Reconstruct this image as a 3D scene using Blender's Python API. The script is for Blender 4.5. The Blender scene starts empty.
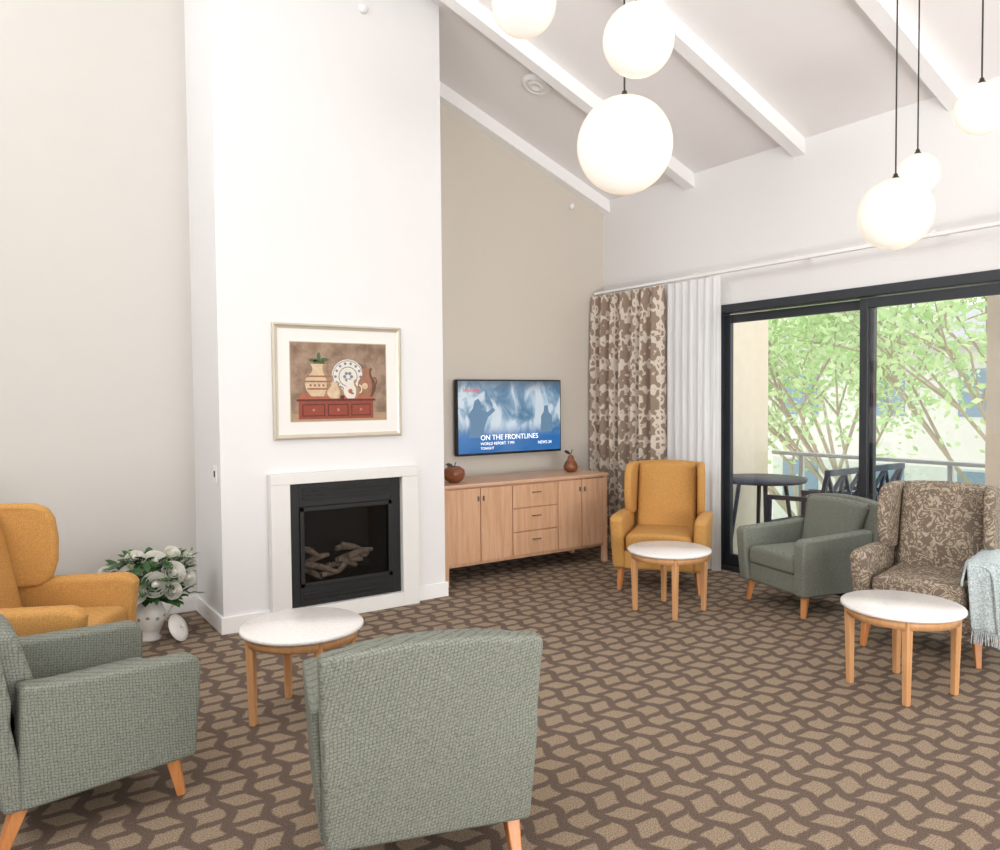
import bpy, bmesh, math, random
from mathutils import Vector, Matrix, Euler
random.seed(7)
sc = bpy.context.scene
sc.view_settings.view_transform = 'Standard'
sc.view_settings.look = 'None'
COL = sc.collection
pi = math.pi

def lin(c):
    o=[]
    for v in c:
        v=v/255.0
        o.append(v/12.92 if v<=0.04045 else ((v+0.055)/1.055)**2.4)
    return (o[0],o[1],o[2],1.0)

# ---------------------------------------------------------------- node helper
class NT:
    def __init__(s,name):
        s.m=bpy.data.materials.new(name); s.m.use_nodes=True
        s.t=s.m.node_tree; s.n=s.t.nodes; s.l=s.t.links
        s.b=s.n['Principled BSDF']; s.out=s.n['Material Output']
    def put(s,node,inp,val):
        if isinstance(val,bpy.types.NodeSocket): s.l.new(val,node.inputs[inp])
        else: node.inputs[inp].default_value=val
    def math(s,op,*a):
        nd=s.n.new('ShaderNodeMath'); nd.operation=op
        for i,v in enumerate(a): s.put(nd,i,v)
        return nd.outputs[0]
    def mix(s,f,a,b,mode='MIX'):
        nd=s.n.new('ShaderNodeMix'); nd.data_type='RGBA'; nd.blend_type=mode
        s.put(nd,0,f); s.put(nd,6,a); s.put(nd,7,b)
        return nd.outputs[2]
    def coord(s,k='Object'):
        return s.n.new('ShaderNodeTexCoord').outputs[k]
    def mapping(s,vec,scale=(1,1,1),rot=(0,0,0)):
        nd=s.n.new('ShaderNodeMapping'); s.l.new(vec,nd.inputs[0])
        nd.inputs['Scale'].default_value=scale; nd.inputs['Rotation'].default_value=rot
        return nd.outputs[0]
    def sep(s,vec):
        nd=s.n.new('ShaderNodeSeparateXYZ'); s.l.new(vec,nd.inputs[0]); return nd.outputs
    def noise(s,vec,scale,detail=3,rough=0.5,dist=0):
        nd=s.n.new('ShaderNodeTexNoise'); s.l.new(vec,nd.inputs['Vector'])
        nd.inputs['Scale'].default_value=scale; nd.inputs['Detail'].default_value=detail
        nd.inputs['Roughness'].default_value=rough; nd.inputs['Distortion'].default_value=dist
        return nd.outputs['Fac']
    def smooth(s,v,lo,hi):
        nd=s.n.new('ShaderNodeMapRange'); nd.interpolation_type='SMOOTHSTEP'
        s.put(nd,0,v); nd.inputs[1].default_value=lo; nd.inputs[2].default_value=hi
        return nd.outputs[0]
    def color(s,v): s.put(s.b,'Base Color',v)
    def bump(s,h,strength=0.3,dist=0.01):
        nd=s.n.new('ShaderNodeBump'); s.l.new(h,nd.inputs['Height'])
        nd.inputs['Strength'].default_value=strength; nd.inputs['Distance'].default_value=dist
        s.l.new(nd.outputs[0],s.b.inputs['Normal'])

def plain(name,c,rough=0.5,metal=0.0,var=0.04,scale=8,bump=0.0,bscale=200):
    t=NT(name); co=t.coord()
    n=t.noise(co,scale)
    a=lin(c); dk=tuple(x*(1-var*2) for x in a[:3])+(1,); lt=tuple(min(1,x*(1+var*2)) for x in a[:3])+(1,)
    t.color(t.mix(n,dk,lt)); t.b.inputs['Roughness'].default_value=rough
    t.b.inputs['Metallic'].default_value=metal
    if bump: t.bump(t.noise(co,bscale),bump,0.002)
    return t.m

def emis(name,c,st):
    t=NT(name); t.b.inputs['Base Color'].default_value=lin(c)
    t.b.inputs['Emission Color'].default_value=lin(c); t.b.inputs['Emission Strength'].default_value=st
    return t.m

def wood(name,c,c2,axis='z',rough=0.4):
    t=NT(name); co=t.coord()
    sc_={'z':(30,30,2.0),'x':(2.0,30,30),'y':(30,2,30)}[axis]
    n=t.noise(t.mapping(co,sc_),1.0,5,0.6,0.6)
    n2=t.noise(t.mapping(co,tuple(v*5 for v in sc_)),1.0,2)
    f=t.math('ADD',t.math('MULTIPLY',n,0.75),t.math('MULTIPLY',n2,0.25))
    t.color(t.mix(t.smooth(f,0.3,0.7),lin(c2),lin(c))); t.b.inputs['Roughness'].default_value=rough
    return t.m

M_white=plain('paint_white',(228,226,225),0.6,var=0.006,bump=0.02)
M_white2=plain('paint_white_window',(230,228,226),0.6,var=0.006,bump=0.02)
M_greige=plain('paint_greige',(214,206,194),0.6,var=0.006,bump=0.02)
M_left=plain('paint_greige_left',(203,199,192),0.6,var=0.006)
M_ceil=plain('paint_ceiling',(243,239,238),0.7,var=0.006)
M_beam=plain('paint_beam',(252,251,250),0.5,var=0.002)
M_trim=plain('trim_white',(240,239,236),0.4,var=0.004)
M_stone=plain('surround_stone',(226,224,219),0.35,var=0.015)
M_black=plain('fire_black',(9,9,10),0.55,var=0.02)
M_blackm=plain('fire_inner',(8,8,9),0.8,var=0.1)
M_frame=plain('door_frame_charcoal',(44,48,53),0.4,var=0.02)
def stone():
    t=NT('stone_top_white'); co=t.coord()
    n=t.noise(co,60,4,0.6)
    t.color(t.mix(t.smooth(n,0.4,0.7),lin((236,232,228)),lin((228,223,218)))); t.b.inputs['Roughness'].default_value=0.22
    return t.m
M_marble=stone()
M_leg=wood('beech_leg',(214,164,114),(198,144,96),'z',0.4)
M_legd=wood('beech_leg_warm',(206,140,84),(186,118,66),'z',0.4)
M_oak=wood('oak_veneer',(218,176,142),(198,152,116),'z',0.4)
M_oakx=wood('oak_veneer_x',(216,178,146),(200,158,124),'x',0.4)
M_dark=plain('twig_dark',(60,50,44),0.35,var=0.02)
M_hand=plain('handle_metal',(120,114,108),0.35,0.6,var=0.02)
M_turned=wood('turned_wood',(150,90,55),(110,62,38),'x',0.3)

def carpet():
    t=NT('carpet'); co=t.coord()
    v3=t.sep(co); x=v3[0]; y=v3[1]
    jit=t.noise(co,60,2)
    j=t.math('MULTIPLY',t.math('SUBTRACT',jit,0.5),0.012)
    P=0.140; Q=0.112
    w=t.math('MULTIPLY',t.math('SINE',t.math('MULTIPLY',y,2*pi/(2*Q))),0.022)
    u=t.math('DIVIDE',t.math('ADD',t.math('ADD',x,w),j),P)
    col=t.math('FLOOR',u)
    fu=t.math('SUBTRACT',u,col)
    par=t.math('MODULO',t.math('ABSOLUTE',col),2.0)
    sgn=t.math('SUBTRACT',t.math('MULTIPLY',par,2.0),1.0)
    sl=t.math('MULTIPLY',t.math('SUBTRACT',fu,0.5),t.math('MULTIPLY',sgn,0.30))
    arch=t.math('MULTIPLY',t.math('SINE',t.math('MULTIPLY',fu,2*pi)),t.math('MULTIPLY',sgn,0.07))
    v=t.math('ADD',t.math('ADD',t.math('DIVIDE',t.math('ADD',y,j),Q),t.math('MULTIPLY',par,0.5)),t.math('ADD',sl,arch))
    fv=t.math('FRACT',v)
    du=t.math('ABSOLUTE',t.math('SUBTRACT',fu,0.5)); dv=t.math('ABSOLUTE',t.math('SUBTRACT',fv,0.5))
    a=t.smooth(du,0.30,0.38); b=t.smooth(dv,0.31,0.39)
    dark=t.math('MAXIMUM',a,b)
    sp=t.noise(co,190,2,0.7)
    tan=t.mix(t.smooth(sp,0.3,0.7),lin((112,94,76)),lin((172,152,127)))
    dk=t.mix(t.smooth(sp,0.3,0.7),lin((74,60,51)),lin((116,97,83)))
    t.color(t.mix(dark,tan,dk)); t.b.inputs['Roughness'].default_value=0.95
    t.bump(sp,0.4,0.004)
    return t.m
M_carpet=carpet()

def tweed(name,c1,c2,scale=1.0,grid=0.35):
    t=NT(name); co=t.coord(); s=t.sep(co)
    f=2*pi/(0.0145*scale)
    j=t.math('MULTIPLY',t.math('SUBTRACT',t.noise(co,25,2),0.5),3.5)
    sx=t.math('SINE',t.math('ADD',t.math('MULTIPLY',t.math('ADD',s[0],s[1]),f),j))
    sz=t.math('SINE',t.math('ADD',t.math('MULTIPLY',t.math('ADD',s[2],t.math('MULTIPLY',t.math('SUBTRACT',s[0],s[1]),0.2)),f),j))
    p=t.math('MAXIMUM',t.smooth(sx,0.3,1.0),t.smooth(sz,0.3,1.0))
    n=t.noise(co,150,3,0.6)
    q=t.math('SUBTRACT',n,t.math('MULTIPLY',p,grid))
    t.color(t.mix(t.smooth(q,0.0,0.75),lin(c1),lin(c2))); t.b.inputs['Roughness'].default_value=0.9
    t.bump(n,0.2,0.002)
    return t.m
M_green=tweed('fabric_sage_tweed',(82,86,78),(141,144,131),0.75,0.24)
M_must=tweed('fabric_mustard',(156,110,52),(206,155,86),0.7,0.12)

def paisley():
    t=NT('fabric_paisley'); co=t.coord()
    n=t.noise(co,7.5,1,0.5,1.6)
    st=t.math('ABSOLUTE',t.math('SUBTRACT',t.math('FRACT',t.math('MULTIPLY',n,8.0)),0.5))
    f=t.smooth(st,0.20,0.27)
    m=t.noise(co,45,2,0.5,1.0)
    f2=t.math('MULTIPLY',f,t.smooth(m,0.42,0.50))
    t.color(t.mix(f2,lin((114,100,86)),lin((172,157,136)))); t.b.inputs['Roughness'].default_value=0.9
    return t.m
M_pais=paisley()

def damask():
    t=NT('curtain_damask'); uv=t.coord('UV'); s=t.sep(uv)
    n=t.math('MULTIPLY',t.math('SUBTRACT',t.noise(uv,12,3,0.6),0.5),3.4)
    a=t.math('COSINE',t.math('MULTIPLY',s[0],2*pi/0.36)); b=t.math('COSINE',t.math('MULTIPLY',s[1],2*pi/0.48))
    c=t.math('ADD',t.math('MULTIPLY',a,b),n)
    a2=t.math('SINE',t.math('MULTIPLY',s[0],2*pi/0.09)); b2=t.math('SINE',t.math('MULTIPLY',s[1],2*pi/0.12))
    c=t.math('ADD',c,t.math('MULTIPLY',t.math('MULTIPLY',a2,b2),0.5))
    f=t.smooth(t.math('ABSOLUTE',c),0.32,0.46)
    t.color(t.mix(f,lin((214,202,187)),lin((150,130,113)))); t.b.inputs['Roughness'].default_value=0.85
    return t.m
M_damask=damask()

def sheer():
    t=NT('sheer_white'); 
    d=t.n.new('ShaderNodeBsdfDiffuse'); d.inputs[0].default_value=(0.96,0.96,0.96,1)
    tl=t.n.new('ShaderNodeBsdfTranslucent'); tl.inputs[0].default_value=(0.96,0.96,0.96,1)
    tr=t.n.new('ShaderNodeBsdfTransparent')
    m1=t.n.new('ShaderNodeMixShader'); m1.inputs[0].default_value=0.3
    t.l.new(d.outputs[0],m1.inputs[1]); t.l.new(tl.outputs[0],m1.inputs[2])
    m2=t.n.new('ShaderNodeMixShader'); 
    n=t.noise(t.mapping(t.coord('UV'),(60,2,1)),1.0,2)
    t.l.new(t.smooth(n,-0.2,2.4),m2.inputs[0])
    t.l.new(m1.outputs[0],m2.inputs[1]); t.l.new(tr.outputs[0],m2.inputs[2])
    t.l.new(m2.outputs[0],t.out.inputs[0]); return t.m
M_sheer=sheer()
def glass(name,tint=(1,1,1,1),f=0.05):
    t=NT(name)
    tr=t.n.new('ShaderNodeBsdfTransparent'); tr.inputs[0].default_value=tint
    gl=t.n.new('ShaderNodeBsdfGlossy'); gl.inputs['Roughness'].default_value=0.02
    m=t.n.new('ShaderNodeMixShader'); m.inputs[0].default_value=f
    t.l.new(tr.outputs[0],m.inputs[1]); t.l.new(gl.outputs[0],m.inputs[2]); t.l.new(m.outputs[0],t.out.inputs[0])
    return t.m
M_glass=glass('pane_glass')

# ---------------------------------------------------------------- mesh helpers
def empty(name,loc=(0,0,0),rz=0.0,s=1.0):
    e=bpy.data.objects.new(name,None); COL.objects.link(e); e.location=loc; e.rotation_euler=(0,0,rz); e.empty_display_size=0.1
    e.scale=(s,s,s)
    return e
def fin(name,bm,mat,parent=None,smooth=False,bevel=0,seg=3,angle=35,sub=0):
    bmesh.ops.recalc_face_normals(bm,faces=bm.faces[:])
    me=bpy.data.meshes.new(name); bm.to_mesh(me); bm.free()
    o=bpy.data.objects.new(name,me); COL.objects.link(o)
    for m in (mat if isinstance(mat,(list,tuple)) else [mat]): me.materials.append(m)
    if smooth or bevel or sub:
        for p in me.polygons: p.use_smooth=True
    if bevel:
        b=o.modifiers.new('bev','BEVEL'); b.width=bevel; b.segments=seg; b.limit_method='ANGLE'; b.angle_limit=math.radians(angle)
        b.harden_normals=False
        w=o.modifiers.new('wn','WEIGHTED_NORMAL'); w.keep_sharp=True
    if sub:
        s_=o.modifiers.new('sub','SUBSURF'); s_.levels=sub; s_.render_levels=sub
    if parent: o.parent=parent
    return o
def addbox(bm,lo,hi,mi=0):
    vs=[bm.verts.new((x,y,z)) for x in (lo[0],hi[0]) for y in (lo[1],hi[1]) for z in (lo[2],hi[2])]
    for f in ((0,1,3,2),(4,6,7,5),(0,4,5,1),(2,3,7,6),(0,2,6,4),(1,5,7,3)):
        fc=bm.faces.new([vs[i] for i in f]); fc.material_index=mi
def box(name,lo,hi,mat,parent=None,bevel=0,seg=2):
    bm=bmesh.new(); addbox(bm,lo,hi); return fin(name,bm,mat,parent,bevel=bevel,seg=seg)
def boxes(name,lst,mat,parent=None,bevel=0,seg=2):
    bm=bmesh.new()
    for lo,hi in lst: addbox(bm,lo,hi)
    return fin(name,bm,mat,parent,bevel=bevel,seg=seg)
def addprism(bm,prof,a0,a1,axis='x',fn=None):
    def mk(p,a):
        if axis=='x': v=(a,p[0],p[1])
        elif axis=='y': v=(p[0],a,p[1])
        else: v=(p[0],p[1],a)
        return bm.verts.new(fn(v) if fn else v)
    A=[mk(p,a0) for p in prof]; B=[mk(p,a1) for p in prof]; n=len(prof)
    bm.faces.new(A); bm.faces.new(B[::-1])
    for i in range(n): bm.faces.new((A[i],B[i],B[(i+1)%n],A[(i+1)%n]))
def prism(name,prof,a0,a1,mat,parent=None,axis='x',bevel=0,seg=3,fn=None):
    bm=bmesh.new(); addprism(bm,prof,a0,a1,axis,fn); return fin(name,bm,mat,parent,bevel=bevel,seg=seg)
def addlathe(bm,prof,c=(0,0,0),n=32,R=None,mi=0):
    rings=[]
    for r,z in prof:
        if r<1e-5: rings.append([bm.verts.new((0,0,z))])
        else: rings.append([bm.verts.new((r*math.cos(2*pi*i/n),r*math.sin(2*pi*i/n),z)) for i in range(n)])
    vs=[v for r in rings for v in r]
    for v in vs:
        p=v.co.copy()
        if R: p=R@p
        v.co=p+Vector(c)
    for a,b in zip(rings,rings[1:]):
        for i in range(n):
            j=(i+1)%n
            if len(a)==1 and len(b)==1: continue
            if len(a)==1: f=bm.faces.new((a[0],b[i],b[j]))
            elif len(b)==1: f=bm.faces.new((a[i],a[j],b[0]))
            else: f=bm.faces.new((a[i],a[j],b[j],b[i]))
            f.material_index=mi
def lathe(name,prof,mat,parent=None,c=(0,0,0),n=32,bevel=0,R=None):
    bm=bmesh.new(); addlathe(bm,prof,c,n,R); return fin(name,bm,mat,parent,smooth=True,bevel=bevel)
def addtaper(bm,p0,p1,r0,r1,n=4,rot=pi/4):
    p0=Vector(p0);p1=Vector(p1);d=(p1-p0).normalized()
    q=d.to_track_quat('Z','Y').to_matrix()
    A=[];B=[]
    for i in range(n):
        a=2*pi*i/n+rot; o=Vector((math.cos(a),math.sin(a),0))
        A.append(bm.verts.new(p0+q@(o*r0))); B.append(bm.verts.new(p1+q@(o*r1)))
    bm.faces.new(A[::-1]); bm.faces.new(B)
    for i in range(n): bm.faces.new((A[i],A[(i+1)%n],B[(i+1)%n],B[i]))
def curve(name,pts,r,mat,parent=None):
    c=bpy.data.curves.new(name,'CURVE'); c.dimensions='3D'; c.bevel_depth=r; c.bevel_resolution=3; c.use_fill_caps=True
    s=c.splines.new('NURBS' if len(pts)>2 else 'POLY'); s.points.add(len(pts)-1)
    for i,p in enumerate(pts): s.points[i].co=(p[0],p[1],p[2],1)
    if len(pts)>2: s.order_u=3; s.use_endpoint_u=True
    o=bpy.data.objects.new(name,c); COL.objects.link(o); c.materials.append(mat)
    if parent: o.parent=parent
    return o
def slab(name,xs,zs,yf,th,mat,parent,bevel=0.03,tf=None):
    """upholstered slab, front surface y=yf(x,z); tf maps (x,z)->(x,z)"""
    bm=bmesh.new(); F=[];B=[]
    for z in zs:
        fr=[];br=[]
        for x in xs:
            X,Z=(tf(x,z) if tf else (x,z)); y=yf(x,z)
            t_=th(x,z) if callable(th) else th
            fr.append(bm.verts.new((X,y,Z))); br.append(bm.verts.new((X,y+t_,Z)))
        F.append(fr);B.append(br)
    nx=len(xs);nz=len(zs)
    for j in range(nz-1):
        for i in range(nx-1):
            bm.faces.new((F[j][i],F[j][i+1],F[j+1][i+1],F[j+1][i])); bm.faces.new((B[j][i+1],B[j][i],B[j+1][i],B[j+1][i+1]))
    for i in range(nx-1):
        bm.faces.new((F[0][i+1],F[0][i],B[0][i],B[0][i+1])); bm.faces.new((F[-1][i],F[-1][i+1],B[-1][i+1],B[-1][i]))
    for j in range(nz-1):
        bm.faces.new((F[j][0],F[j+1][0],B[j+1][0],B[j][0])); bm.faces.new((F[j+1][-1],F[j][-1],B[j][-1],B[j+1][-1]))
    return fin(name,bm,mat,parent,bevel=bevel,seg=4,angle=50)
def lsp(a,b,n): return [a+(b-a)*i/(n-1) for i in range(n)]

# ---------------------------------------------------------------- room shell
XW=5.27; YT=5.94; YL=5.76; X0=-2.6; Y0=-2.6
SL=0.39; ZE=3.45
def cz(x): return ZE+SL*(XW-x)
box('floor',(X0,Y0,-0.1),(XW+0.2,YT+0.2,0),M_carpet)
prism('ceiling',[(X0-0.2,cz(X0-0.2)),(XW+0.2,cz(XW+0.2)),(XW+0.2,cz(XW+0.2)+0.15),(X0-0.2,cz(X0-0.2)+0.15)],Y0-0.2,YT+0.2,M_ceil,axis='y')
BX0=1.255; BX1=2.885; BY=5.05
prism('wall_tv',[(2.0,0),(XW,0),(XW,cz(XW)),(2.0,cz(2.0))],YT,YT+0.15,M_greige,axis='y')
prism('wall_left_alcove',[(X0,0),(2.0,0),(2.0,cz(2.0)),(X0,cz(X0))],YL,YT+0.15,M_left,axis='y')
prism('wall_chimney_breast',[(BX0,0),(1.68,0),(1.68,.935),(2.5,.935),(2.5,0),(BX1,0),(BX1,cz(BX1)),(BX0,cz(BX0))],BY,YT-0.002,M_white,axis='y')
OY0,OY1,OZ=0.45,4.51,2.264
boxes('wall_window',[((XW,OY1,0),(XW+0.2,YT+0.15,ZE)),((XW,OY0,OZ),(XW+0.2,OY1,ZE)),((XW,Y0,0),(XW+0.2,OY0,ZE))],M_white2)
CY0,CY1,CZ0,CZ1=-1.5,5.3,3.4,6.0
boxes('wall_left',[((X0-0.2,Y0,0),(X0,YT,CZ0)),((X0-0.2,Y0,CZ0),(X0,CY0,CZ1)),((X0-0.2,CY1,CZ0),(X0,YT,CZ1)),((X0-0.2,Y0,CZ1),(X0,YT,cz(X0)))],M_white)
prism('wall_rear',[(X0,0),(-1,0),(-1,2.5),(4,2.5),(4,0),(XW,0),(XW,cz(XW)),(X0,cz(X0))],Y0-0.2,Y0,M_white,axis='y')
# baseboards
boxes('baseboard_tv',[((BX1,YT-0.018,0),(XW,YT,0.11))],M_trim,bevel=0.004)
boxes('baseboard_left',[((X0,YL-0.018,0),(BX0,YL,0.11))],M_trim,bevel=0.004)
boxes('baseboard_chimney',[((BX0-0.018,BY-0.018,0),(1.56,BY,0.11)),((2.62,BY-0.018,0),(BX1+0.018,BY,0.11)),((BX0-0.018,BY,0),(BX0,YL-0.018,0.11)),((BX1,BY,0),(BX1+0.018,YT-0.018,0.11))],M_trim,bevel=0.004)
boxes('baseboard_window',[((XW-0.018,OY1,0),(XW,YT-0.018,0.11))],M_trim,bevel=0.004)
# beams
for i,y in enumerate((5.89,4.79,3.69,2.54,1.42,0.30)):
    h=0.12; w=0.05
    prism('trim_%d'%(i+1),[(X0,cz(X0)-h),(XW,cz(XW)-h),(XW,cz(XW)),(X0,cz(X0))],y-w,y+w,M_beam,axis='y')
# ceiling vent and detectors
e=empty('ceiling_air_vent',(3.80,5.08,cz(3.80)))
e.rotation_euler=(0,math.atan(SL),0)
lathe('vent_body',[(0.0,-0.02),(0.03,-0.02),(0.035,-0.032),(0.06,-0.032),(0.065,-0.02),(0.08,-0.02),(0.085,-0.03),(0.10,-0.03),(0.12,-0.012),(0.125,0.0),(0,0)],M_trim,e)
def smalldet(name,loc,R):
    e=empty(name,loc)
    lathe('body',[(0,0.03),(0.018,0.028),(0.03,0.015),(0.035,0),(0,0)],M_trim,e,n=20,R=R)
smalldet('wall_sensor',(2.28,BY,4.20),Matrix.Rotation(pi/2,3,'X'))
smalldet('wall_sensor',(4.86,YT,3.36),Matrix.Rotation(pi/2,3,'X'))
# ---------------------------------------------------------------- sliding door
def door():
    e=empty('door_1')
    boxes('outer_frame',[((XW-0.02,OY0,OZ-0.07),(XW+0.14,OY1,OZ)),((XW-0.02,OY1-0.05,0),(XW+0.14,OY1,OZ-0.07)),((XW-0.02,OY0,0),(XW+0.14,OY0+0.05,OZ-0.07)),((XW,OY0+0.05,0.0),(XW+0.14,OY1-0.05,0.03))],M_frame,e,bevel=0.004)
    def panel(nm,ya,yb,xx):
        s=0.06
        boxes(nm,[((xx,ya,0.03),(xx+0.04,ya+s,OZ-0.08)),((xx,yb-s,0.03),(xx+0.04,yb,OZ-0.08)),((xx,ya+s,0.03),(xx+0.04,yb-s,0.13)),((xx,ya+s,OZ-0.15),(xx+0.04,yb-s,OZ-0.08))],M_frame,e,bevel=0.003)
        box(nm+'_glass',(xx+0.015,ya+s,0.13),(xx+0.021,yb-s,OZ-0.15),M_glass,e)
    panel('panel_fixed',3.12,4.46,XW+0.07)
    panel('panel_slide',1.85,3.20,XW+0.02)
    panel('panel_end',0.50,1.90,XW+0.07)
door()
# ---------------------------------------------------------------- curtains
def drape(name,ya,yb,xc,z0,z1,amp,period,mat,parent):
    bm=bmesh.new(); uvl=bm.loops.layers.uv.new('UVMap')
    n=int(abs(yb-ya)/0.008); nz=26; grid=[];U=[0]
    for j in range(nz):
        z=z0+(z1-z0)*j/(nz-1); t=(z-z0)/(z1-z0); row=[]
        a=amp*(1-0.55*(t**6))
        for i in range(n+1):
            y=ya+(yb-ya)*i/n
            ph=2*pi*(y-ya)/period
            wob=0.5*math.sin(ph*0.37+1.3)+0.15*math.sin(5*t+ph*0.2)
            x=xc+a*(math.sin(ph+wob)+0.25*math.sin(2*ph+1))
            row.append(bm.verts.new((x,y+0.008*math.sin(t*3+ph*0.5)*(1-t),z)))
        grid.append(row)
    for i in range(1,n+1): U.append(U[-1]+ (grid[5][i].co-grid[5][i-1].co).length)
    for j in range(nz-1):
        for i in range(n):
            f=bm.faces.new((grid[j][i],grid[j][i+1],grid[j+1][i+1],grid[j+1][i])); f.smooth=True
            ids=[(j,i),(j,i+1),(j+1,i+1),(j+1,i)]
            for lp,(jj,ii) in zip(f.loops,ids): lp[uvl].uv=(U[ii],z0+(z1-z0)*jj/(nz-1))
    return fin(name,bm,mat,parent,smooth=True)
c1=empty('patterned_curtain')
drape('drape',4.95,5.91,XW-0.165,0.015,2.49,0.05,0.14,M_damask,c1)
c2=empty('sheer_curtain')
drape('voile',4.33,4.93,XW-0.14,0.015,2.49,0.018,0.085,M_sheer,c2)
r=empty('curtain_rail')
box('rail_track',(XW-0.17,0.3,2.505),(XW-0.135,YT-0.05,2.53),M_trim,r,bevel=0.004)
bm=bmesh.new()
for y in (0.6,1.6,2.6,3.6,4.6): addbox(bm,(XW-0.16,y-0.012,2.53),(XW,y+0.012,2.545))
fin('rail_brackets',bm,M_trim,r)
# ---------------------------------------------------------------- fireplace
def fireplace():
    e=empty('fireplace')
    yb=BY-0.002; yf=BY-0.07
    boxes('surround',[((1.55,yf,0.0),(1.68,yb,0.935)),((2.50,yf,0.0),(2.63,yb,0.935)),((1.55,yf,0.935),(2.63,yb,1.005)),((1.68,yf,0.0),(2.50,yb,0.10))],M_stone,e,bevel=0.004)
    y1=BY-0.03
    a0,a1,b0,b1=1.682,2.498,0.102,0.933
    boxes('insert_frame',[((a0,y1,b0),(a0+0.07,BY+0.05,b1)),((a1-0.07,y1,b0),(a1,BY+0.05,b1)),((a0+0.07,y1,b1-0.16),(a1-0.07,BY+0.05,b1)),((a0+0.07,y1,b0),(a1-0.07,BY+0.05,b0+0.13))],M_black,e,bevel=0.003)
    boxes('insert_louvres',[((a0+0.09,y1-0.012,b1-0.05-0.03*k),(a1-0.09,y1,b1-0.035-0.03*k)) for k in range(3)]+[((a0+0.09,y1-0.012,b0+0.02+0.03*k),(a1-0.09,y1,b0+0.035+0.03*k)) for k in range(3)],M_black,e,bevel=0.002)
    boxes('inner_rim',[((a0+0.07,y1-0.015,b0+0.13),(a0+0.10,y1,b1-0.16)),((a1-0.10,y1-0.015,b0+0.13),(a1-0.07,y1,b1-0.16)),((a0+0.07,y1-0.015,b1-0.19),(a1-0.07,y1,b1-0.16)),((a0+0.07,y1-0.015,b0+0.13),(a1-0.07,y1,b0+0.16))],M_black,e,bevel=0.003)
    boxes('firebox',[((a0+0.02,BY+0.05,b0),(a0+0.06,BY+0.4,b1)),((a1-0.06,BY+0.05,b0),(a1-0.02,BY+0.4,b1)),((a0+0.02,BY+0.4,b0),(a1-0.02,BY+0.42,b1)),((a0+0.02,BY+0.05,b1-0.14),(a1-0.02,BY+0.4,b1)),((a0+0.02,BY+0.05,b0),(a1-0.02,BY+0.4,b0+0.12))],M_blackm,e)
    ml=plain('charred_log',(122,106,92),0.9,var=0.45,scale=30)
    bm=bmesh.new()
    for k in range(14):
        x=1.87+0.44*random.random(); y=BY+0.08+0.12*random.random(); z=b0+0.17+0.012*k
        an=random.uniform(-0.9,0.9); L=random.uniform(0.14,0.25)
        d=Vector((math.cos(an),math.sin(an)*0.5,random.uniform(-0.5,0.5)))*L
        m=Vector((x,y,z))+Vector((0,0,random.uniform(0,0.02)))
        addtaper(bm,Vector((x,y,z))-d*0.5,m,0.020,0.025,8,0); addtaper(bm,m,Vector((x,y,z))+d*0.5,0.025,0.015,8,0)
    fin('logs',bm,ml,e,bevel=0.005)
    g=glass('fire_glass',(0.85,0.85,0.85,1),0.02)
    box('fire_glass',(a0+0.08,y1+0.005,b0+0.14),(a1-0.08,y1+0.009,b1-0.17),g,e)
fireplace()
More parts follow.
